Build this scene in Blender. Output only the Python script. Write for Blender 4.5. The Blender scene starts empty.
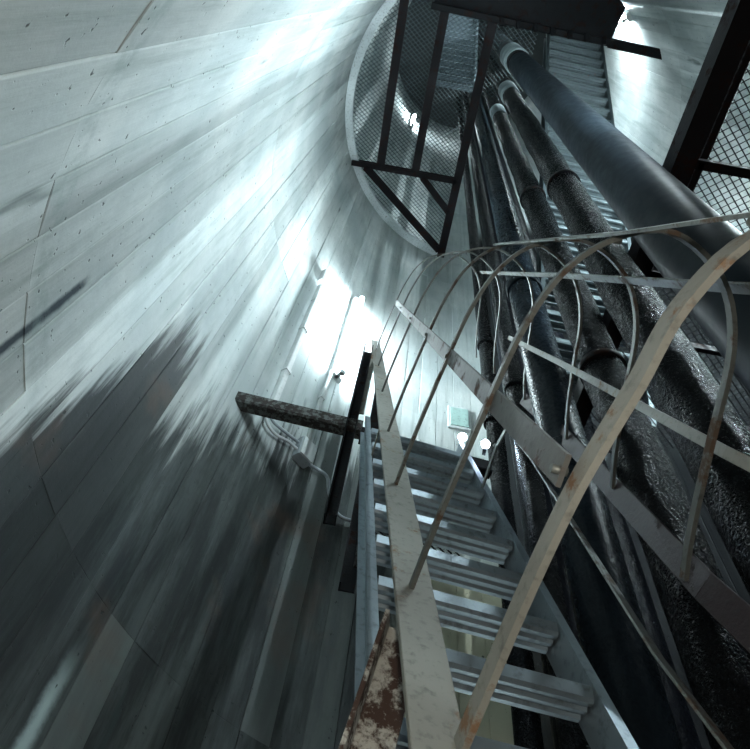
import bpy, math, random
from math import sin, cos, pi, radians, sqrt, atan2, degrees
from mathutils import Vector, Matrix
random.seed(7)
SC = bpy.context.scene
COL = SC.collection

# ------------------------------------------------------------------ camera
# metres; the camera stands at the origin, the shaft's floor is at z = -1.5
F_PX, VPX, VPY = 620.0, 446.0, -14.0           # zenith vanishing point measured in the photo
Uc = Vector((VPX-375, VPY-374.5, F_PX)).normalized()
Fc = (Vector((0, 0, 1))-Uc*Uc.z).normalized()
Rc = Fc.cross(Uc)
if Rc.x < 0: Rc = -Rc
cam_d = bpy.data.cameras.new('camera'); cam = bpy.data.objects.new('camera', cam_d); COL.objects.link(cam)
cam_d.sensor_width = 36; cam_d.lens = 36*F_PX/750; cam_d.clip_start = .02
X = Vector((Rc.x, Fc.x, Uc.x)); Y = -Vector((Rc.y, Fc.y, Uc.y)); Z = -Vector((Rc.z, Fc.z, Uc.z))
cam.matrix_world = Matrix((X, Y, Z)).transposed().to_4x4()
SC.camera = cam
# ------------------------------------------------------------------ exposure, world, lights
SC.view_settings.view_transform = 'Standard'; SC.view_settings.look = 'None'
SC.view_settings.gamma = 1; SC.view_settings.use_curve_mapping = False
SC.view_settings.exposure = 0.82
w = bpy.data.worlds.new('world'); SC.world = w; w.use_nodes = True
w.node_tree.nodes['Background'].inputs[0].default_value = (.25, .4, .45, 1)
w.node_tree.nodes['Background'].inputs[1].default_value = .02
def light(name, kind, loc, power, colr, **k):
    d = bpy.data.lights.new(name, kind); d.energy = power; d.color = colr
    for a, v in k.items(): setattr(d, a, v)
    o = bpy.data.objects.new(name, d); COL.objects.link(o); o.location = loc
    return o
TUBE_A = 145        # emission of the fluorescent tube low on the left wall
TUBE_B = 90        # the tube high up above the grating
FILL_D = 290        # two tubes added outside the frame to brighten the left wall
FILL_E = 14         # tube added below the frame to light the treads and the wall behind
TUBE_C = 280        # the tube on the right wall beside the upper landing
# the small torch of whoever takes the picture, held just left of the camera
light('hand_torch', 'POINT', (.02, -.12, .05), 14.0, (1, .93, .8), shadow_soft_size=.03)

# ------------------------------------------------------------------ materials
class NT:
    def __init__(s, name):
        s.m = bpy.data.materials.new(name); s.m.use_nodes = True; s.t = s.m.node_tree
        s.b = s.t.nodes['Principled BSDF']; s.out = s.t.nodes['Material Output']
    def n(s, typ, **k):
        o = s.t.nodes.new(typ)
        for a, v in k.items():
            if isinstance(a, str) and a.startswith('i_'): o.inputs[int(a[2:])].default_value = v
            else: setattr(o, a, v)
        return o
    def l(s, a, b): s.t.links.new(a, b)
    def math(s, op, a, b=None, c=None, clamp=False):
        o = s.t.nodes.new('ShaderNodeMath'); o.operation = op; o.use_clamp = clamp
        for i, v in enumerate((a, b, c)):
            if v is None: continue
            if hasattr(v, 'is_linked'): s.l(v, o.inputs[i])
            else: o.inputs[i].default_value = v
        return o.outputs[0]
    def mix(s, f, a, b, mode='MIX'):
        o = s.t.nodes.new('ShaderNodeMix'); o.data_type = 'RGBA'; o.blend_type = mode
        for sock, v in ((o.inputs[0], f), (o.inputs[6], a), (o.inputs[7], b)):
            if hasattr(v, 'is_linked'): s.l(v, sock)
            elif isinstance(v, (int, float)): sock.default_value = v
            else: sock.default_value = (*v, 1)
        return o.outputs[2]
    def noise(s, vec, scale, detail=4, rough=.6, xyz=None):
        if xyz:
            mp = s.n('ShaderNodeMapping'); s.l(vec, mp.inputs[0]); mp.inputs['Scale'].default_value = xyz; vec = mp.outputs[0]
        o = s.n('ShaderNodeTexNoise'); s.l(vec, o.inputs['Vector'])
        o.inputs['Scale'].default_value = scale; o.inputs['Detail'].default_value = detail; o.inputs['Roughness'].default_value = rough
        return o.outputs[0]
    def ramp(s, v, a, b):
        o = s.n('ShaderNodeMapRange'); o.interpolation_type = 'SMOOTHSTEP'
        s.l(v, o.inputs[0]); o.inputs[1].default_value = a; o.inputs[2].default_value = b
        return o.outputs[0]
    def bump(s, h, strength, dist):
        o = s.n('ShaderNodeBump'); o.inputs['Strength'].default_value = strength; o.inputs['Distance'].default_value = dist
        s.l(h, o.inputs['Height']); s.l(o.outputs[0], s.b.inputs['Normal'])

def concrete(name):
    k = NT(name)
    g = k.n('ShaderNodeNewGeometry').outputs['Position']
    rnd = k.n('ShaderNodeObjectInfo').outputs['Random']
    sp = k.n('ShaderNodeSeparateXYZ'); k.l(g, sp.inputs[0]); x, y, z = sp.outputs
    broad = k.noise(g, 1.1, 5); fine = k.noise(g, 14, 6, .7)
    streak = k.noise(g, 3, 5, .65, (5, 5, .35))        # form-board grain and drips run vertically
    pit = k.noise(g, 38, 2, .5)
    c = k.mix(k.ramp(broad, .35, .68), (.50, .56, .565), (.70, .735, .72))
    c = k.mix(k.math('MULTIPLY', k.ramp(streak, .45, .72), .55), c, (.30, .36, .35))
    tone = k.math('MULTIPLY_ADD', rnd, .30, .82)
    tn = k.n('ShaderNodeCombineXYZ'); [k.l(tone, tn.inputs[i]) for i in range(3)]
    c = k.mix(1, c, tn.outputs[0], 'MULTIPLY')
    mot = k.ramp(k.noise(g, 6, 6, .75, (1.6, 1.6, .6)), .3, .75)
    c = k.mix(k.math('MULTIPLY', mot, .35), c, (.36, .42, .41))
    # damp black growth on the lower wall; its upper edge climbs towards the landing
    s1 = k.math('MULTIPLY_ADD', y, 5.5, 2.2-5.5*1.384)
    s2 = k.math('MULTIPLY_ADD', y, .92, 2.2-.92*1.384)
    zb = k.math('MINIMUM', s1, s2)
    d = k.math('SUBTRACT', zb, z)
    d = k.math('ADD', d, k.math('MULTIPLY_ADD', streak, 1.5, -.75))
    d = k.math('ADD', d, k.math('MULTIPLY_ADD', rnd, .5, -.25))
    m = k.ramp(d, -.12, .34)
    clean = k.math('MULTIPLY', k.ramp(x, .3, .48), k.math('SUBTRACT', 1, k.ramp(x, 1.35, 1.6)))       # dry strip behind the ladder
    m = k.math('MULTIPLY', m, k.math('SUBTRACT', 1, clean))
    stain = k.mix(k.ramp(k.noise(g, 2.2, 5, .7, (4, 4, .6)), .4, .65), (.007, .010, .012), (.050, .062, .060))
    stain = k.mix(k.math('MULTIPLY', k.ramp(fine, .52, .68), .45), stain, (.012, .012, .012))
    near = k.math('SUBTRACT', 1, k.ramp(y, 1.5, 2.1))
    stain = k.mix(k.math('MULTIPLY', k.ramp(rnd, .55, .8), k.math('MULTIPLY_ADD', near, -.45, .5)), stain, (.13, .15, .145))
    stain = k.mix(k.math('MULTIPLY', near, .8), stain, (.012, .015, .018))
    rust = k.math('MULTIPLY', k.ramp(k.noise(g, 1.7, 4, .6), .56, .70), .45)
    stain = k.mix(rust, stain, (.10, .055, .035))
    c = k.mix(k.math('MULTIPLY', m, .93), c, stain)
    c = k.mix(k.math('MULTIPLY', clean, k.math('SUBTRACT', 1, k.ramp(z, 2.6, 3.0))), c, (.56, .54, .40))
    # shade painted near-black low on the right wall, behind the pipes
    right_shade = k.math('MULTIPLY', k.ramp(x, 1.0, 1.6), k.math('SUBTRACT', 1, k.ramp(z, 3.3, 4.1)))
    c = k.mix(k.math('MULTIPLY', right_shade, .98), c, (.006, .007, .008))
    # one long black run and a lime streak on the left wall, and the rough seam between the two lower lifts
    left = k.math('LESS_THAN', x, -.3)
    def band(v, c0, hw, soft):
        dd = k.math('ABSOLUTE', k.math('SUBTRACT', v, c0))
        return k.math('SUBTRACT', 1, k.ramp(k.math('ADD', dd, k.math('MULTIPLY_ADD', fine, soft*2, -soft)), hw-soft, hw+soft))
    run = k.math('MULTIPLY', k.math('MULTIPLY', band(y, .925, .016, .010), band(z, 1.32, .36, .05)), left)
    c = k.mix(k.math('MULTIPLY', run, .93), c, (.03, .045, .06))
    lime = k.math('MULTIPLY', k.math('MULTIPLY', band(y, 2.02, .022, .02), k.math('SUBTRACT', 1, k.ramp(z, .95, 1.2))), left)
    c = k.mix(k.math('MULTIPLY', lime, .7), c, (.5, .62, .62))
    seam = k.math('MULTIPLY', k.math('MULTIPLY', band(z, 1.42, .05, .02), k.math('SUBTRACT', 1, k.ramp(y, .9, 1.4))), k.ramp(fine, .4, .6))
    c = k.mix(k.math('MULTIPLY', seam, .35), c, (.24, .32, .31))
    # shade painted black between the pipes; unseen rear wall blackened to cut bounce light
    gap_shade = k.math('MULTIPLY', k.ramp(x, 1.09, 1.16), k.math('MULTIPLY', k.ramp(y, 1.85, 2.0), k.math('SUBTRACT', 1, k.ramp(z, 9, 10))))
    bounce_cut = k.math('MULTIPLY', k.ramp(y, -.05, -.35), k.math('SUBTRACT', 1, k.ramp(z, 4.6, 5.6)))
    c = k.mix(k.math('MULTIPLY', k.math('MAXIMUM', gap_shade, bounce_cut), .98), c, (.006, .007, .008))
    # grime in isolated drips
    dr = k.math('MULTIPLY', k.ramp(k.noise(g, 2, 3, .5, (3.2, 3.2, .55)), .68, .76), .7)
    c = k.mix(dr, c, (.05, .07, .07))
    c = k.mix(k.math('MULTIPLY', k.ramp(pit, .70, .76), .8), c, (.04, .05, .05))
    k.l(c, k.b.inputs['Base Color'])
    k.l(k.math('MULTIPLY_ADD', m, -.25, .85), k.b.inputs['Roughness'])
    k.b.inputs['Specular IOR Level'].default_value = .12
    h = k.math('ADD', k.math('MULTIPLY', fine, .5), k.math('MULTIPLY', streak, .8))
    h = k.math('SUBTRACT', h, k.math('MULTIPLY', k.ramp(pit, .68, .76), .8))
    k.bump(h, .85, .006)
    return k.m

def metal(name, base, rust=(.12, .045, .02), amount=.3, rough=.5, met=.6, grain=9, dirt=(.03, .03, .03), bump=.3, spec=.5):
    k = NT(name); k.b.inputs['Specular IOR Level'].default_value = spec
    g = k.n('ShaderNodeNewGeometry').outputs['Position']
    a = k.noise(g, grain, 6, .7); b = k.noise(g, grain*5, 4, .6); c_ = k.noise(g, 3, 3, .5)
    c = k.mix(k.ramp(c_, .3, .7), [v*.8 for v in base], base)
    c = k.mix(k.math('MULTIPLY', k.ramp(b, .5, .75), .5), c, dirt)
    th = .78-.4*amount
    r = k.ramp(a, th-.05, th+.05)
    c = k.mix(r, c, rust)
    k.l(c, k.b.inputs['Base Color'])
    k.l(k.math('MULTIPLY', k.math('SUBTRACT', 1, r), met), k.b.inputs['Metallic'])
    k.l(k.math('MULTIPLY_ADD', r, .35, rough), k.b.inputs['Roughness'])
    k.bump(k.math('ADD', b, k.math('MULTIPLY', r, .8)), bump, .003)
    return k.m

def wrapped(name, base, rough, scale, strength, dist, speck=0.0):
    k = NT(name)
    g = k.n('ShaderNodeNewGeometry').outputs['Position']
    a = k.noise(g, scale, 5, .65, (1, 1, .55)); b = k.noise(g, scale*4, 3, .6)
    big = k.noise(g, 2.5, 3)
    c = k.mix(k.ramp(big, .35, .7), base, [v*2.2+.001 for v in base])
    if speck: c = k.mix(k.math('MULTIPLY', k.ramp(b, .60, .68), speck), c, (.55, .6, .6))
    k.l(c, k.b.inputs['Base Color']); k.b.inputs['Specular IOR Level'].default_value = .10; k.b.inputs['IOR'].default_value = 1.3
    k.l(k.math('MULTIPLY_ADD', b, .3, rough-.15), k.b.inputs['Roughness'])
    k.bump(k.math('ADD', a, k.math('MULTIPLY', b, .35)), strength, dist)
    return k.m

def emit(name, colr, s):
    k = NT(name)
    k.b.inputs['Base Color'].default_value = (.8, .8, .8, 1)
    k.b.inputs['Emission Color'].default_value = (*colr, 1); k.b.inputs['Emission Strength'].default_value = s
    return k.m

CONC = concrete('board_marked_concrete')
JOINT = metal('joint_concrete', (.06, .07, .07), amount=0, rough=.9, met=0)
ALU = metal('aluminium', (.26, .32, .36), amount=.02, rough=.42, met=.5, grain=7, bump=.15)
GREYBAR = metal('grey_painted_steel', (.24, .24, .215), (.17, .10, .055), .42, .6, .15, 11)
HOOP = metal('dull_galvanised_steel', (.15, .16, .15), (.07, .045, .03), .5, .5, .5, 14)
DARKBAR = metal('dark_grey_flat_bar', (.10, .10, .095), (.06, .03, .02), .5, .55, .2, 12)
RUSTY = metal('rust_eaten_paint', (.42, .41, .37), (.045, .024, .017), .74, .6, .05, 16, bump=.8)
BLACKST = metal('black_grimy_steel', (.008, .009, .011), (.018, .009, .007), .5, .6, 0, 12, (.01, .01, .01), .5, .12)
SPECK = metal('speckled_grimy_steel', (.11, .12, .115), (.025, .02, .018), .75, .6, .3, 30, (.01, .01, .01), .6)
RED = metal('red_oxide_steel', (.018, .008, .009), (.014, .006, .005), .4, .6, 0, 12, (.01, .01, .01), .4, .2)
BROWN = metal('dark_brown_steel', (.012, .010, .012), (.022, .010, .008), .5, .6, 0, 12, (.01, .01, .01), .4, .15)
MESH = metal('expanded_steel', (.09, .125, .135), (.06, .05, .045), .35, .5, .5, 12)
MESHD = metal('dark_expanded_steel', (.02, .024, .03), (.02, .015, .015), .4, .5, .2, 12)
RIMM = metal('pale_zinc_rim', (.80, .86, .88), (.4, .4, .38), .3, .5, .3, 12)
WHITEP = metal('white_plastic', (.62, .66, .66), (.3, .3, .28), .15, .5, 0, 9, (.3, .3, .3), .1)
GREYP = metal('grey_plastic', (.38, .43, .46), (.2, .2, .2), .2, .5, 0, 9, (.2, .2, .2), .1)
P_BLUE = wrapped('blue_grey_pipe_coat', (.006, .009, .012), .46, 6, .12, .004)
P_BLACK = wrapped('black_pipe_coat', (.003, .0035, .005), .3, 22, .7, .010)
P_ROUGH = wrapped('lumpy_black_lagging', (.0025, .003, .0035), .25, 26, 1.0, .022, 0)
P_GREY = wrapped('grey_blue_lagging', (.006, .009, .012), .28, 14, .5, .008, 0)
TUBE = {k: emit('fluorescent_glow_'+k, (.80, .95, 1.0), s) for k, s in (('low', TUBE_A), ('high', TUBE_B), ('right', TUBE_C), ('near', FILL_D), ('base', FILL_E))}  # 'near' and 'base' glow only in the added fill tubes
LED = emit('led_glow', (.62, .80, 1.0), 120)
SIGNG = metal('pale_green_panel', (.42, .60, .56), (.3, .5, .45), .1, .5, 0)

# ------------------------------------------------------------------ mesh helpers
class MB:
    def __init__(s): s.v = []; s.f = []; s.s = []
    def quadstrip(s, rings, closed=True, caps=True, smooth=False):
        n = len(rings[0]); b = len(s.v)
        for r in rings: s.v += [tuple(p) for p in r]
        for i in range(len(rings)-1):
            for j in range(n if closed else n-1):
                k = (j+1) % n
                s.f.append((b+i*n+j, b+i*n+k, b+(i+1)*n+k, b+(i+1)*n+j)); s.s.append(smooth)
        if caps and closed:
            s.f.append(tuple(b+j for j in reversed(range(n)))); s.s.append(False)
            e = b+(len(rings)-1)*n
            s.f.append(tuple(e+j for j in range(n))); s.s.append(False)
        return s
    def bar(s, A, B, w, t, wd):
        """rectangular bar from A to B, width w along wd, thickness t"""
        A, B, wd = Vector(A), Vector(B), Vector(wd); d = (B-A).normalized()
        wd = (wd-d*wd.dot(d)).normalized(); td = d.cross(wd)
        e = min(w, t)*.12
        pr = [(-w/2+e, -t/2), (w/2-e, -t/2), (w/2, -t/2+e), (w/2, t/2-e), (w/2-e, t/2), (-w/2+e, t/2), (-w/2, t/2-e), (-w/2, -t/2+e)]
        return s.quadstrip([[P+wd*a+td*b for a, b in pr] for P in (A, B)])
    def box(s, lo, hi):
        c = [(a+b)/2 for a, b in zip(lo, hi)]
        return s.bar((c[0], c[1], lo[2]), (c[0], c[1], hi[2]), hi[0]-lo[0], hi[1]-lo[1], (1, 0, 0))
    def prof(s, A, B, pts, u, v, caps=True):
        """extrude closed outline pts (in u, v) from A to B"""
        A, B, u, v = Vector(A), Vector(B), Vector(u), Vector(v)
        return s.quadstrip([[P+u*a+v*b for a, b in pts] for P in (A, B)], caps=caps)
    def tube(s, path, r, n=12, caps=True, radii=None):
        path = [Vector(p) for p in path]; rings = []; up = None
        for i, p in enumerate(path):
            d = (path[min(i+1, len(path)-1)]-path[max(i-1, 0)]).normalized()
            if up is None: up = d.orthogonal().normalized()
            up = (up-d*up.dot(d)).normalized(); q = d.cross(up); rr = radii[i] if radii else r
            rings.append([p+(up*cos(2*pi*k/n)+q*sin(2*pi*k/n))*rr for k in range(n)])
        return s.quadstrip(rings, caps=caps, smooth=True)
    def sweep(s, path, w, t, wd):
        """flat bar swept along path; width w along fixed wd, thickness t across"""
        path = [Vector(p) for p in path]; wd = Vector(wd).normalized(); rings = []
        for i, p in enumerate(path):
            d = (path[min(i+1, len(path)-1)]-path[max(i-1, 0)]).normalized(); q = d.cross(wd).normalized()
            rings.append([p+wd*a*w/2+q*b*t/2 for a, b in ((-1, -1), (1, -1), (1, 1), (-1, 1))])
        return s.quadstrip(rings)
    def mesh(s, name):
        m = bpy.data.meshes.new(name); m.from_pydata(s.v, [], s.f); m.update()
        m.polygons.foreach_set('use_smooth', s.s)
        return m
    def build(s, name, mat, parent=None, at=None):
        m = s.mesh(name)
        if at is not None: m.transform(Matrix.Translation(-Vector(at)))
        m.materials.append(mat)
        o = bpy.data.objects.new(name, m); COL.objects.link(o)
        if at is not None: o.location = at
        if parent:
            o.parent = parent
            o.location = Vector(o.location)-total(parent)
        return o
def total(o):
    v = Vector(o.location)
    while o.parent: o = o.parent; v = v+Vector(o.location)
    return v
def tag(o, label=None, cat=None, group=None, kind=None):
    for k, v in (('label', label), ('category', cat), ('group', group), ('kind', kind)):
        if v: o[k] = v
    return o
def thing(name, loc, label, cat, group=None):
    o = bpy.data.objects.new(name, None); COL.objects.link(o); o.location = loc
    return tag(o, label, cat, group)
def catmull(pts, n=6):
    P = [Vector(p) for p in pts]; P = [2*P[0]-P[1]]+P+[2*P[-1]-P[-2]]; out = []
    for i in range(1, len(P)-2):
        for k in range(n):
            t = k/n
            out.append(.5*((2*P[i])+(P[i+1]-P[i-1])*t+(2*P[i-1]-5*P[i]+4*P[i+1]-P[i+2])*t*t+(3*P[i]-P[i-1]-3*P[i+1]+P[i+2])*t**3))
    out.append(P[-2]); return out
Lchan = lambda w, d, t: [(-w/2, 0), (w/2, 0), (w/2, d), (w/2-t, d), (w/2-t, t), (-w/2+t, t), (-w/2+t, d), (-w/2, d)]
Langle = lambda a, b, t: [(0, 0), (a, 0), (a, t), (t, t), (t, b), (0, b)]

# ------------------------------------------------------------------ the shaft
CX, CY, CR = .906, 1.28, 1.87
ZF, ZT = -1.5, 17.85
def cyl(th, z, r=CR):
    a = radians(th); return Vector((CX+r*cos(a), CY+r*sin(a), z))
def sector(name, t0, t1):
    m = MB(); n = max(3, int((t1-t0)/4))
    rings = []
    for i in range(n+1):
        t = t0+(t1-t0)*i/n
        rings.append([cyl(t, ZF, CR+.018), cyl(t, ZT, CR+.018), cyl(t, ZT, CR+.2), cyl(t, ZF, CR+.2)])
    m.quadstrip(rings)
    return tag(m.build(name, JOINT), kind='structure')
STEP = 360/72
walls = [('wall_left', 84.7, 84.7+STEP*27), ('wall_back', 84.7+STEP*27, 84.7+STEP*43), ('wall_right', 84.7+STEP*43, 84.7+STEP*57), ('wall_front', 84.7+STEP*57, 84.7+STEP*72)]
LIFTS = [-1.5, 1.35, 4.35, 7.35, 10.35, 13.35, 17.85]
def board_mesh(h, seed):
    rr = random.Random(seed); m = MB(); half = STEP/2-.035; rings = []
    e = .002
    for zz, ins in ((0, .0004), (.003, 0), (h-.003, 0), (h, .0004)):
        rg = []
        for a, dr in ((-half, .012), (-half, e), (-half+.12, 0), (-half*.33, rr.uniform(-.0012, .0012)), (half*.33, rr.uniform(-.0012, .0012)), (half-.12, 0), (half, e), (half, .012)):
            r = CR+dr+(ins if dr < .01 else 0); t = radians(a)
            rg.append((r*cos(t), r*sin(t), zz))
        rings.append(rg)
    m.quadstrip(rings)
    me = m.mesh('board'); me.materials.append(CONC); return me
meshes = {}
for h in {round(LIFTS[i+1]-LIFTS[i], 3) for i in range(6)}:
    meshes[h] = [board_mesh(h, s) for s in range(3)]
for name, t0, t1 in walls:
    wo = sector(name, t0, t1); n = round((t1-t0)/STEP)
    single = {'wall_left': range(0, 6), 'wall_right': range(2, 5)}.get(name, ())
    rest = MB()
    for i in range(n):
        th = t0+(i+.5)*STEP
        for li in range(6):
            h = round(LIFTS[li+1]-LIFTS[li], 3); me = random.choice(meshes[h])
            off = random.uniform(-.002, .002); a = radians(th)
            loc = Vector((CX+off*cos(a), CY+off*sin(a), LIFTS[li]))
            if li in single:
                o = bpy.data.objects.new('board', me); COL.objects.link(o); o.parent = wo
                o.location = loc; o.rotation_euler = (0, 0, a+radians(random.uniform(-.04, .04)))
            else:
                b = len(rest.v); M = Matrix.Translation(loc) @ Matrix.Rotation(a, 4, 'Z')
                rest.v += [tuple(M @ v.co) for v in me.vertices]
                rest.f += [tuple(b+k for k in p.vertices) for p in me.polygons]; rest.s += [False]*len(me.polygons)
    if rest.v:
        o = rest.build('board_strip', CONC, wo); o['kind'] = 'stuff'
def disc(name, z0, z1, mat, kind='structure', r=CR+.2):
    m = MB(); m.quadstrip([[Vector((CX+r*cos(2*pi*k/48), CY+r*sin(2*pi*k/48), z)) for k in range(48)] for z in (z0, z1)])
    return tag(m.build(name, mat), kind=kind)
disc('floor', ZF-.15, ZF, JOINT); disc('ceiling', ZT, ZT+.15, JOINT)

# ------------------------------------------------------------------ expanded metal
def expanded(inside, x0, x1, y0, y1, z, px=.032, py=.05, w=.011, tilt=.008):
    m = MB(); v = m.v; f = m.f
    nx = int((x1-x0)/px); ny = int((y1-y0)/py*2)
    for i in range(nx+1):
        for j in range(ny):
            a = i*px+(px/2 if (j % 2) else 0)*(1 if i % 2 else -1)*1
            # zigzag strands: neighbours lean opposite ways and touch to close diamonds
            sgn = 1 if i % 2 == 0 else -1
            xa = x0+i*px+sgn*(px/2)*(1 if j % 2 == 0 else -1)
            xb = x0+i*px+sgn*(px/2)*(-1 if j % 2 == 0 else 1)
            ya, yb = y0+j*py/2, y0+(j+1)*py/2
            if not (inside(xa, ya) and inside(xb, yb)): continue
            b = len(v)
            v += [(xa-w/2, ya, z), (xa+w/2, ya, z+tilt), (xb+w/2, yb, z+tilt), (xb-w/2, yb, z)]
            f.append((b, b+1, b+2, b+3)); m.s.append(False)
    return m

# ------------------------------------------------------------------ round grating platform high up (z 8.15)
ZP = 8.15
def inring(x, y, r=1.80): return (x-CX)**2+(y-CY)**2 < r*r
ring = thing('grating_platform', (.3, 1.3, ZP), 'half round mesh grating platform with pale curved rim high in the shaft', 'platform')
expanded(lambda x, y: inring(x, y) and x < .56 and y > -.3, -.95, .6, -.4, 3.15, ZP+.03).build('mesh_panel', MESH, ring)
expanded(lambda x, y: inring(x, y) and .62 < x < 1.15 and .22 < y < 1.05 and (x-.892)**2+(y-.553)**2 > .02 and (x-.929)**2+(y-.909)**2 > .0144, .6, 1.2, .2, 1.1, ZP+.03).build('mesh_panel', MESH, ring)
m = MB(); rings = []
for i in range(61):
    t = 101+(252-101)*i/60
    rings.append([cyl(t, ZP-.03, 1.862), cyl(t, ZP+.05, 1.862), cyl(t, ZP+.05, 1.77), cyl(t, ZP-.03, 1.77)])
m.quadstrip(rings); tag(m.build('curved_rim', RIMM, ring), 'pale rim lit along the wall')
def ibeam(m, A, B, w, h):
    A, B = Vector(A), Vector(B); d = (B-A).normalized(); up = Vector((0, 0, 1)); sd = d.cross(up).normalized(); t = .012
    o = [(-w/2, -h), (w/2, -h), (w/2, -h+t), (t/2, -h+t), (t/2, -t), (w/2, -t), (w/2, 0), (-w/2, 0), (-w/2, -t), (-t/2, -t), (-t/2, -h+t), (-w/2, -h+t)]
    return m.prof(A, B, o, sd, up)
for nm, A, B, w_ in (('edge_beam', (.59, -.52, ZP), (.59, 3.08, ZP), .10), ('cross_beam', (-.78, 2.05, ZP), (.57, 2.05, ZP), .07),
                ('joist', (-.41, 2.03, ZP), (-.43, .0, ZP), .10), ('joist', (.04, 2.03, ZP), (.04, -.3, ZP), .10),
                ('joist', (-.60, 2.08, ZP), (.55, 3.0, ZP), .08), ('joist', (.14, 2.08, ZP), (.57, 2.47, ZP), .07)):
    ibeam(MB(), A, B, w_, .09).build(nm, BROWN, ring)

# ------------------------------------------------------------------ solid black upper landing
up = thing('steel_landing', (.9, -.2, ZP), 'solid black steel landing at the very top of the picture', 'landing')
m = MB(); pts = [(-.1, .17), (.5, .19), (1.0, .21), (1.9, .235), (1.95, -.1)]+[((CX+1.8*cos(radians(t))), (CY+1.8*sin(radians(t)))) for t in (-70, -85, -100, -115)]
m.quadstrip([[Vector((a, b, z)) for a, b in pts] for z in (ZP-.16, ZP-.14)]); m.build('deck_plate', BLACKST, up)
m = MB(); m.bar((-.12, .2, ZP-.17), (1.92, .25, ZP-.17), .07, .14, (0, 1, 0)); m.build('edge_beam', BLACKST, up)
m = MB(); m.bar((1.9, .25, ZP-.12), (2.62, .27, ZP-.16), .10, .08, (0, 1, 0)); m.build('tie_beam', BLACKST, up)
for k in range(7):
    x = .66+k*.19
    m = MB(); m.bar((x, .20, ZP-.24), (x+.02, .27, ZP-.27), .05, .03, (1, 0, 0)); m.build('bracket', BLACKST, up)

# ------------------------------------------------------------------ the right-hand mesh landing (z 2.7)
ZR = 2.70
rl = thing('grating_landing', (1.6, 1.0, ZR), 'dark perforated mesh landing on the right behind the big pipe', 'landing')
hole = lambda x, y: (x-.929)**2+(y-.909)**2 > .013 and (x-.892)**2+(y-.553)**2 > .02 and (x-.905)**2+(y-1.196)**2 > .013
expanded(lambda x, y: inring(x, y, 1.84) and x > 1.08 and y < 1.85, 1.06, 2.76, -.5, 2.0, ZR, .021, .036, .0095, .005).build('mesh_panel', MESHD, rl)
m = MB(); m.prof((1.055, -.5, ZR), (1.055, 2.1, ZR), [(-.035, -.06), (.05, -.06), (.05, -.05), (-.025, -.05), (-.025, .05), (-.035, .05)], (1, 0, 0), (0, 0, 1)); m.build('edge_beam', BROWN, rl)
for y in (-.05, .42, .90, 1.22, 1.62):
    xe = CX+sqrt(1.84**2-(y-CY)**2)
    m = MB(); m.prof((1.1, y, ZR-.005), (xe, y, ZR-.005), Langle(.045, -.05, .008), (0, 1, 0), (0, 0, 1)); m.build('cross_bar', BROWN, rl)
m = MB(); m.bar((1.15, -.4, ZR+.02), (1.15, 1.2, ZR+.02), .03, .05, (1, 0, 0)); m.build('toe_board', BROWN, rl)

# ------------------------------------------------------------------ ladder frame directions
D = Vector((-.04708, .39448, .91770)).normalized(); S = Vector((.99295, .11851, 0)); N = Vector((.10876, -.91123, .39728))
def pt(s, n, T): return S*s+N*n+D*T
def ladder(name, label, A, dirn, wv, width, n0, n1, T0, T1, pitch, first, mat, group, tread_d=.095):
    """A: point of the left stile line; dirn: along the ladder; wv: left to right"""
    dirn = Vector(dirn).normalized(); wv = Vector(wv).normalized(); nn = wv.cross(dirn).normalized()
    if nn.z < 0: nn = -nn
    A = Vector(A)
    root = thing(name, A+dirn*T0, label, 'ladder', group)
    for sgn, x in ((1, 0), (-1, width)):
        m = MB(); o = [(-.0*sgn, -.05), (0, .05), (-.028*sgn, .05), (-.028*sgn, .044), (-.006*sgn, .044), (-.006*sgn, -.044), (-.028*sgn, -.044), (-.028*sgn, -.05)]
        m.prof(A+wv*x+dirn*T0, A+wv*x+dirn*T1, o, wv, nn); m.build('stile', mat, root)
    hy = Vector((dirn.x, dirn.y, 0)); hy = (hy-wv*hy.dot(wv)).normalized()
    if hy.y < 0: hy = -hy
    zz = Vector((0, 0, 1)); d = tread_d
    # box tread: ribbed underside, lipped front
    o = [(-d/2, -.012), (-d/2+.008, -.020), (-d/2+.020, -.020), (-d/2+.026, -.012), (-.012, -.012), (-.006, -.020), (.006, -.020), (.012, -.012),
         (d/2-.026, -.012), (d/2-.02, -.020), (d/2-.006, -.020), (d/2, -.012), (d/2, .018), (d/2-.005, .022), (-d/2+.005, .022), (-d/2, .018)]
    k = 0; T = first
    base = MB().prof(wv*.006, wv*(width-.006), o, hy, zz).mesh('tread'); base.materials.append(mat)
    while T < T1-.05:
        if T > T0+.03:
            q = bpy.data.objects.new('tread', base); COL.objects.link(q); q.parent = root; q.location = A+dirn*T-Vector(root.location)
            k += 1
        T += pitch
    return root
A1 = pt(.255, -.80, 0)
low = ladder('ladder', 'aluminium ladder with box treads rising through the hoop cage', A1, D, S, .51, 0, 0, -1.28, 3.30, .258, 1.266-.258*9, ALU, None)
# second flight, behind the pipes, leaning the other way
D2 = Vector((.0598, -.2718, .9605)); A2 = Vector((1.228, .266, 8.13))
ladder('ladder', 'dark upper ladder seen behind the big pipe, below the black landing', A2, D2, (1, .042, 0), .59, 0, 0, -5.58, -.05, .235, -5.335, metal('dark_ladder_metal', (.10, .13, .14), amount=.2, rough=.5, met=.5), None, .12)
# third flight, above the round platform
ladder('ladder', 'pale ladder glimpsed through the mesh of the round platform', (.06, 1.05, 8.2), (0, -.22, .975), (1, 0, 0), .5, 0, 0, 0, 4.0, .25, .2, ALU, None, .07)

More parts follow.
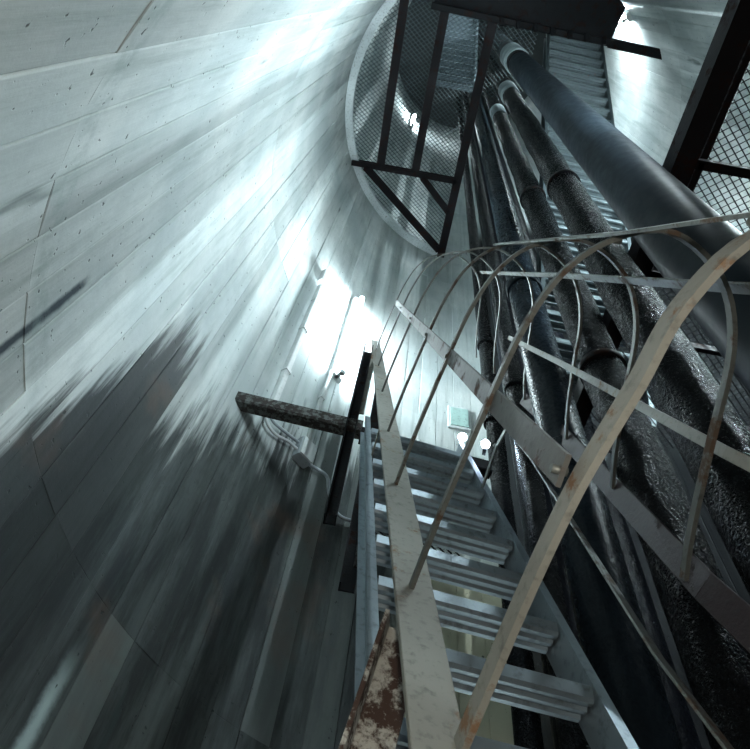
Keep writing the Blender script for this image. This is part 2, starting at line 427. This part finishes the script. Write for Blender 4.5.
# ------------------------------------------------------------------ landing at the ladder head (z 2.75)
ZL = 2.74
l1 = thing('ladder_landing', (.4, 2.6, ZL), 'dark mesh landing at the head of the aluminium ladder', 'landing')
inl = lambda x, y: inring(x, y, 1.84) and .1 < x < .76 and y > 2.18
expanded(inl, .1, 1.6, 2.15, 3.15, ZL+.02, .024, .042, .009, .010).build('mesh_panel', BLACKST, l1)
m = MB(); m.bar((-.02, 2.16, ZL), (.74, 2.24, ZL), .09, .07, (0, 0, 1)); m.build('front_beam', BLACKST, l1)
m = MB(); m.prof((.07, 2.2, ZL), (.09, 2.98, ZL), Lchan(.09, .05, .008), (0, 0, 1), (-1, 0, 0)); m.build('side_beam', BLACKST, l1)
for y in (2.45, 2.78):
    m = MB(); m.bar((.1, y, ZL-.01), (.75, y, ZL-.01), .05, .03, (0, 0, 1)); m.build('cross_bar', BLACKST, l1)
# wall beam from the landing to the left wall
b = thing('wall_beam', (-.7, 2.17, 2.85), 'short square beam from the wall to the landing, speckled black', 'beam')
MB().bar((-.775, 2.17, 2.865), (-.02, 2.17, 2.80), .09, .085, (0, 0, 1)).build('box_section', SPECK, b)
MB().bar((-.80, 2.17, 2.867), (-.772, 2.17, 2.865), .12, .11, (0, 0, 1)).build('wall_plate', BLACKST, b)
# guard posts
p = thing('guard_post', (-.075, 2.2, 2.1), 'dark channel post standing at the inner end of the wall beam', 'post')
MB().prof((-.085, 2.17, 2.05), (-.075, 2.17, 3.66), Lchan(.06, .07, .007), (1, 0, 0), (0, -1, 0)).build('channel', BLACKST, p)
MB().bar((-.04, 2.13, 2.9), (-.035, 2.13, 3.64), .035, .01, (1, 0, 0)).build('flat_bar', GREYBAR, p)
p = thing('guard_post', (.03, 2.28, 1.9), 'rust-mottled angle post just left of the ladder head', 'post')
MB().prof((.01, 2.2, 1.72), (.02, 2.24, 3.45), Langle(.07, .06, .008), (1, 0, 0), (0, -1, 0)).build('angle_bar', BLACKST, p)
MB().bar((.085, 2.20, 1.85), (.085, 2.24, 2.70), .055, .05, (1, .3, 0)).build('hanger', SPECK, p)
# rust-eaten brace in the foreground
br = thing('rusty_brace', (.1, 1.15, -.4), 'rust-eaten angle brace with flaking white paint at the bottom edge', 'brace')
MB().prof((.012, 1.0, .26), (.105, 1.02, .735), Langle(.075, .055, .008), (1, .15, -.1), (-.15, -1, 0)).build('angle_bar', RUSTY, br)
MB().bar((.03, 1.0, .28), (-.16, 2.79, -.3), .06, .01, (1, 0, 0)).build('tail_bar', RUSTY, br)

# ------------------------------------------------------------------ safety cage
HO = [(.255, -.56), (.262, -.43), (.272, -.30), (.285, -.16), (.302, -.02), (.338, .095), (.405, .175), (.52, .215), (.64, .165), (.71, .055), (.742, -.13), (.770, -.29), (.795, -.39)]
HT = [.707, 1.105, 1.687, 2.273, 3.05, 3.90, 4.68]
def widen(s, n, T):
    # the hoops grow a little towards the top of the cage
    f = 1+.19*max(0, min(T, 2.5)-1.1)+.06*max(0, T-2.5)
    return .255+(s-.255)*f, (n*f if n > 0 else n)
HOOPS = []
cage = thing('safety_cage', pt(.255, -.56, .6), 'hooped steel safety cage of flat bars around the aluminium ladder', 'cage')
for i, T in enumerate(HT):
    sh = HO if i else [(.289, -.549), (.300, -.34), (.313, -.193), (.327, -.110), (.342, -.035), (.360, .066), (.415, .165)]+HO[7:]
    if i == 1: sh = [(s_ if s_ < .45 else .255+(s_-.255)*.93, n_) for s_, n_ in HO]
    hp = catmull([pt(*widen(s, n, T), T) for s, n in sh], 5)
    o = MB().sweep(hp, .034 if i == 0 else .018, .010 if i == 0 else .009, D).build('hoop', GREYBAR if i == 0 else HOOP, cage)
    HOOPS.append(o)
def strap(name, s, n, T0, T1, w_, t, wd, mat, label=None):
    ts = [T0, 1.1, 2.5, T1] if T1 > 2.5 else [T0, 1.1, T1]
    if s < .3: path = [pt(s, n, T0), pt(s, n, T1)]
    else: path = [pt(*widen(s, n, T), T) for T in ts]
    o = MB()
    for P, Q in zip(path, path[1:]): o.bar(P, Q, w_, t, wd)
    o = o.build(name, mat, cage)
    if label: tag(o, label)
    return o
strap('strap', .262, -.556, .52, 5.35, .078, .012, S, GREYBAR, 'broad warm-grey flat bar on the left')
strap('strap', .292, -.158, .70, 4.55, .042, .007, N, DARKBAR)
strap('strap', .405, .185, .60, 2.3, .030, .006, S+N*.5, HOOP)
strap('strap', .645, .158, .66, 4.4, .026, .006, S-N*.6, HOOP)
strap('strap', .738, -.130, .66, 3.5,   .024, .006, N, GREYBAR, 'pale flat bar crossing the pipes')
strap('strap', .800, -.392, .50, 3.1, .060, .010, N+S*.2, RED, 'red-brown flat bar low on the right')
strap('strap', .765, -.555, .60, 2.9, .028, .006, S-N*.3, HOOP)
for i, T in enumerate(HT):
    for s, n in ((.285, -.16), (.405, .175), (.742, -.13)):
        if T > 4.5 and s < .3 or T > 2.3 and s > .4 and s < .5 or T > 2.7 and s > .7: continue
        c0 = pt(*(widen(s, n, T) if s > .3 else (s, n)), T); MB().tube([c0-(S*.006), c0+(S*.014)], .006, 6).build('bolt', HOOP, HOOPS[i])
# stand-off bars from the stiles to the cage
for T in (2.6,):
    MB().bar(pt(.255, -.56, T), pt(.255, -.78, T), .03, .006, D).build('bracket', GREYBAR, cage)
    MB().bar(pt(.765, -.555, T), pt(.765, -.78, T), .03, .006, D).build('bracket', HOOP, cage)
    MB().bar(pt(.795, -.39, T), pt(.768, -.555, T), .03, .006, D).build('bracket', HOOP, cage)

# ------------------------------------------------------------------ pipes
def pipe(label, x, y, r, mat, collars=(), z1=ZT-.02, wob=0, n=28, seed=1, clips=(), cmat=None, group=None):
    root = thing('pipe', (x, y, ZF), label, 'pipe', group)
    rr = random.Random(seed); m = MB(); zs = []; z = ZF
    while z < z1: zs.append(z); z += .12
    zs.append(z1)
    rings = []
    ph = [rr.uniform(0, 6) for _ in range(6)]
    for z in zs:
        rg = []
        for k in range(n):
            a = 2*pi*k/n
            q = wob*(sin(3*a+z*5+ph[0])*.4+sin(2*a-z*9+ph[1])*.4+sin(5*a+z*17+ph[2])*.25+rr.uniform(-.4, .4))
            rg.append(Vector((x+(r+q)*cos(a), y+(r+q)*sin(a), z)))
        rings.append(rg)
    m.quadstrip(rings, smooth=True); m.build('pipe_run', mat, root)
    for z, h, e in collars:
        c = MB(); c.tube([(x, y, z), (x, y, z+.01), (x, y, z+h-.01), (x, y, z+h)], r, 28, radii=[r+e*.6, r+e, r+e, r+e*.6]); o = c.build('collar', cmat or mat, root)
    for z in clips:
        c = MB(); c.tube([(x, y, z), (x, y, z+.04)], r+.006+wob, 24); c.build('band', BLACKST, root)
    return root
PALE = wrapped('pale_pipe_sleeve', (.22, .26, .27), .5, 8, .2, .004)
pipe('large smooth blue-grey pipe, widest and rightmost of the bundle', .892, .553, .1155, P_BLUE, [(7.45, .75, .018)], cmat=PALE, n=40, clips=(7.2,))
pipe('thick lumpy black pipe just left of the large blue-grey pipe', .929, .909, .0900, P_ROUGH, [(7.6, .5, .015)], wob=.005, seed=2, cmat=PALE, clips=(3.9,))
pipe('lumpy black pipe, third from the right in the bundle', .905, 1.196, .0830, P_ROUGH, [(7.9, .45, .012)], wob=.005, seed=3, cmat=PALE, clips=(2.2, 4.6))
pipe('grey-blue pipe with collars, third from the left in the bundle', .811, 1.483, .0940, P_GREY, [(3.55, .12, .014), (1.9, .1, .012)], wob=.002, seed=4)
pipe('slim blackened pipe, second from the left in the bundle', .800, 1.848, .0500, P_ROUGH, [(3.0, .1, .012)], wob=.003, seed=5)
pipe('slim wrinkled pipe at the left end of the bundle, beside the pale wall', .834, 2.357, .0560, P_ROUGH, [(3.35, .1, .014), (4.4, .08, .012)], wob=.003, seed=6)
for x, y, r, lab in ((1.02, 2.2, .085, 'black pipe in the second row, behind the gap left of the grey-blue pipe'), (1.25, 2.08, .095, 'black pipe in the second row, behind the grey-blue pipe'),
                (1.52, 2.00, .095, 'black pipe in the second row, behind the lumpy black pipes'), (1.14, 2.62, .10, 'black pipe deep in the shaft beside the pale strip of wall')):
    pipe(lab, x, y, r, P_BLACK, wob=.002, seed=int(x*100))

# ------------------------------------------------------------------ wall fittings
def wallthing(name, th, z, label, cat): return thing(name, cyl(th, z), label, cat)
def fixture(th, z0, z1, key, label, r=CR, h=.075):
    root = wallthing('tube_light', th, z0, label, 'light')
    a = radians(th); out = Vector((-cos(a), -sin(a), 0)); tn = Vector((-sin(a), cos(a), 0))
    P0, P1 = cyl(th, z0, r-.02), cyl(th, z1, r-.02)
    MB().prof(P0, P1, [(-.055, -.02), (.055, -.02), (.055, .015), (.035, .035), (-.035, .035), (-.055, .015)], tn, out).build('housing', WHITEP, root)
    for sgn in (-1, 1):
        q = out*h+tn*.0
    MB().tube([P0+Vector((0, 0, .03))+out*h, P1-Vector((0, 0, .03))+out*h], .019, 14).build('glass_tube', TUBE[key], root)
    for P, dz in ((P0, .015), (P1, -.015)):
        MB().tube([P+Vector((0, 0, dz-.015))+out*h, P+Vector((0, 0, dz+.015))+out*h], .024, 14).build('end_cap', WHITEP, root)
        MB().bar(P+Vector((0, 0, dz)), P+Vector((0, 0, dz))+out*(h+.01), .03, .03, (0, 0, 1)).build('lamp_holder', WHITEP, root)
    return root
fixture(130.8, 4.05, 5.45, 'low', 'glaring white tube light upright on the pale wall above the wall beam')
fixture(127.5, 14.8, 16.1, 'high', 'distant tube light shining through the round mesh platform')
fixture(-33, 3.3, 4.7, 'near', 'added fill tube over the mesh landing, beyond the right edge of the picture')  # unseen, added to throw light across to the left wall
fixture(-80, 2.8, 3.95, 'near', 'added fill tube on the wall behind the viewpoint, above the top edge of the picture')  # second unseen tube, added to soften shadow streaks on the left wall
fixture(92, -1.0, .3, 'base', 'added fill tube low behind the ladder, below the picture')  # added out of view to lift the tread undersides from below
fixture(-45, 8.75, 10.0, 'right', 'glaring tube light at the upper right beside the black landing')
# conduit below the low lamp, junction box, the second conduit and its cable
cd = wallthing('conduit', 133.2, 3.15, 'pale conduit running down from the tube light to the junction box', 'conduit')
MB().tube([cyl(132.6, 4.07, CR-.03), cyl(133.2, 3.6, CR-.03), cyl(133.4, 3.1, CR-.03)], .016, 10).build('tube', WHITEP, cd)
MB().bar(cyl(133.0, 3.78, CR-.03), cyl(133.1, 3.66, CR-.03), .045, .045, cyl(43, 0)-cyl(223, 0)).build('connector', WHITEP, cd)
jb = wallthing('junction_box', 133.6, 3.03, 'small grey-white junction box on the wall below the beam', 'box')
a = radians(133.6); out = Vector((-cos(a), -sin(a), 0)); tn = Vector((-sin(a), cos(a), 0))
MB().bar(cyl(133.6, 2.95, CR-.035), cyl(133.6, 3.12, CR-.035), .12, .07, tn).build('case', GREYP, jb)
MB().bar(cyl(133.6, 2.955, CR-.075), cyl(133.6, 3.115, CR-.075), .11, .012, tn).build('lid', WHITEP, jb)
c2 = wallthing('cable_trunking', 144.7, 3.1, 'long pale trunking upright on the wall left of the tube light', 'trunking')
a2 = radians(144.7); tn2 = Vector((-sin(a2), cos(a2), 0)); out2 = Vector((-cos(a2), -sin(a2), 0))
MB().bar(cyl(144.7, 3.0, CR-.025), cyl(144.9, 4.92, CR-.025), .045, .045, tn2).build('channel', WHITEP, c2)
MB().bar(cyl(144.6, 4.98, CR-.03), cyl(144.6, 5.20, CR-.03), .11, .05, tn2).build('end_box', WHITEP, c2)
for z in (3.5, 4.1, 4.6): MB().bar(cyl(144.8, z, CR-.028), cyl(144.8, z+.03, CR-.028), .06, .055, tn2).build('clip', WHITEP, c2)
cb = wallthing('cable', 140, 3.0, 'pale cable sagging from the trunking past the junction box to the landing', 'cable')
MB().tube(catmull([cyl(144.6, 3.05, CR-.03), cyl(143.2, 3.0, CR-.035), cyl(139.5, 3.04, CR-.03), cyl(136.2, 3.07, CR-.03), cyl(134.5, 3.07, CR-.04)]), .011, 8).build('cable_run', GREYP, cb)
MB().tube(catmull([cyl(132.8, 2.97, CR-.03), cyl(129.5, 3.00, CR-.035), cyl(126.6, 3.0, CR-.04), cyl(125.2, 2.88, CR-.04), cyl(122.5, 2.76, CR-.05), cyl(119.0, 2.77, CR-.06), cyl(116.0, 2.80, CR-.08)]), .012, 8).build('cable_run', GREYP, cb)
MB().tube(catmull([cyl(145.6, 3.05, CR-.03), cyl(144.6, 2.94, CR-.035), cyl(141.5, 2.94, CR-.03), cyl(137.8, 3.0, CR-.03), cyl(134.8, 3.0, CR-.04)]), .010, 8).build('cable_run', WHITEP, cb)
c3 = wallthing('conduit', -50, 5.4, 'thin pale conduit running up the right wall to the upper tube light', 'conduit')
MB().tube([cyl(-50, 5.0, CR-.02), cyl(-50, 9.2, CR-.02)], .014, 8).build('tube', WHITEP, c3)
# green panel on the wall behind the landing
gp = wallthing('wall_panel', 93, 4.46, 'small pale green panel on the wall above the ladder head', 'panel')
MB().bar(cyl(93.4, 4.3, CR-.015), cyl(93.4, 4.62, CR-.015), .20, .02, (1, 0, 0)).build('frame', WHITEP, gp)
MB().bar(cyl(93.4, 4.33, CR-.028), cyl(93.4, 4.59, CR-.028), .16, .008, (1, 0, 0)).build('face', SIGNG, gp)
# two small lamps glaring at the ladder head
for (x, y, z), lab in (((.547, 2.09, 2.80), 'small glaring lamp at the ladder head, the left of two'), ((.677, 2.09, 2.775), 'small glaring lamp at the ladder head, the right of two')):
    t = thing('work_lamp', (x, y, z), lab, 'lamp', 'work lamps at the ladder head')
    dr = Vector((-x, -y, -z)).normalized()
    P = Vector((x, y, z))
    hs = MB().tube([P-dr*.06, P-dr*.05, P-dr*.01, P], .03, 16, radii=[.012, .02, .027, .029]).build('housing', BLACKST, t)
    MB().tube([P-dr*.004, P+dr*.004], .024, 16).build('lens', LED, hs)
    MB().bar(P-dr*.04, (x, y+.05, ZL), .02, .006, (1, 0, 0)).build('bracket', BLACKST, t)
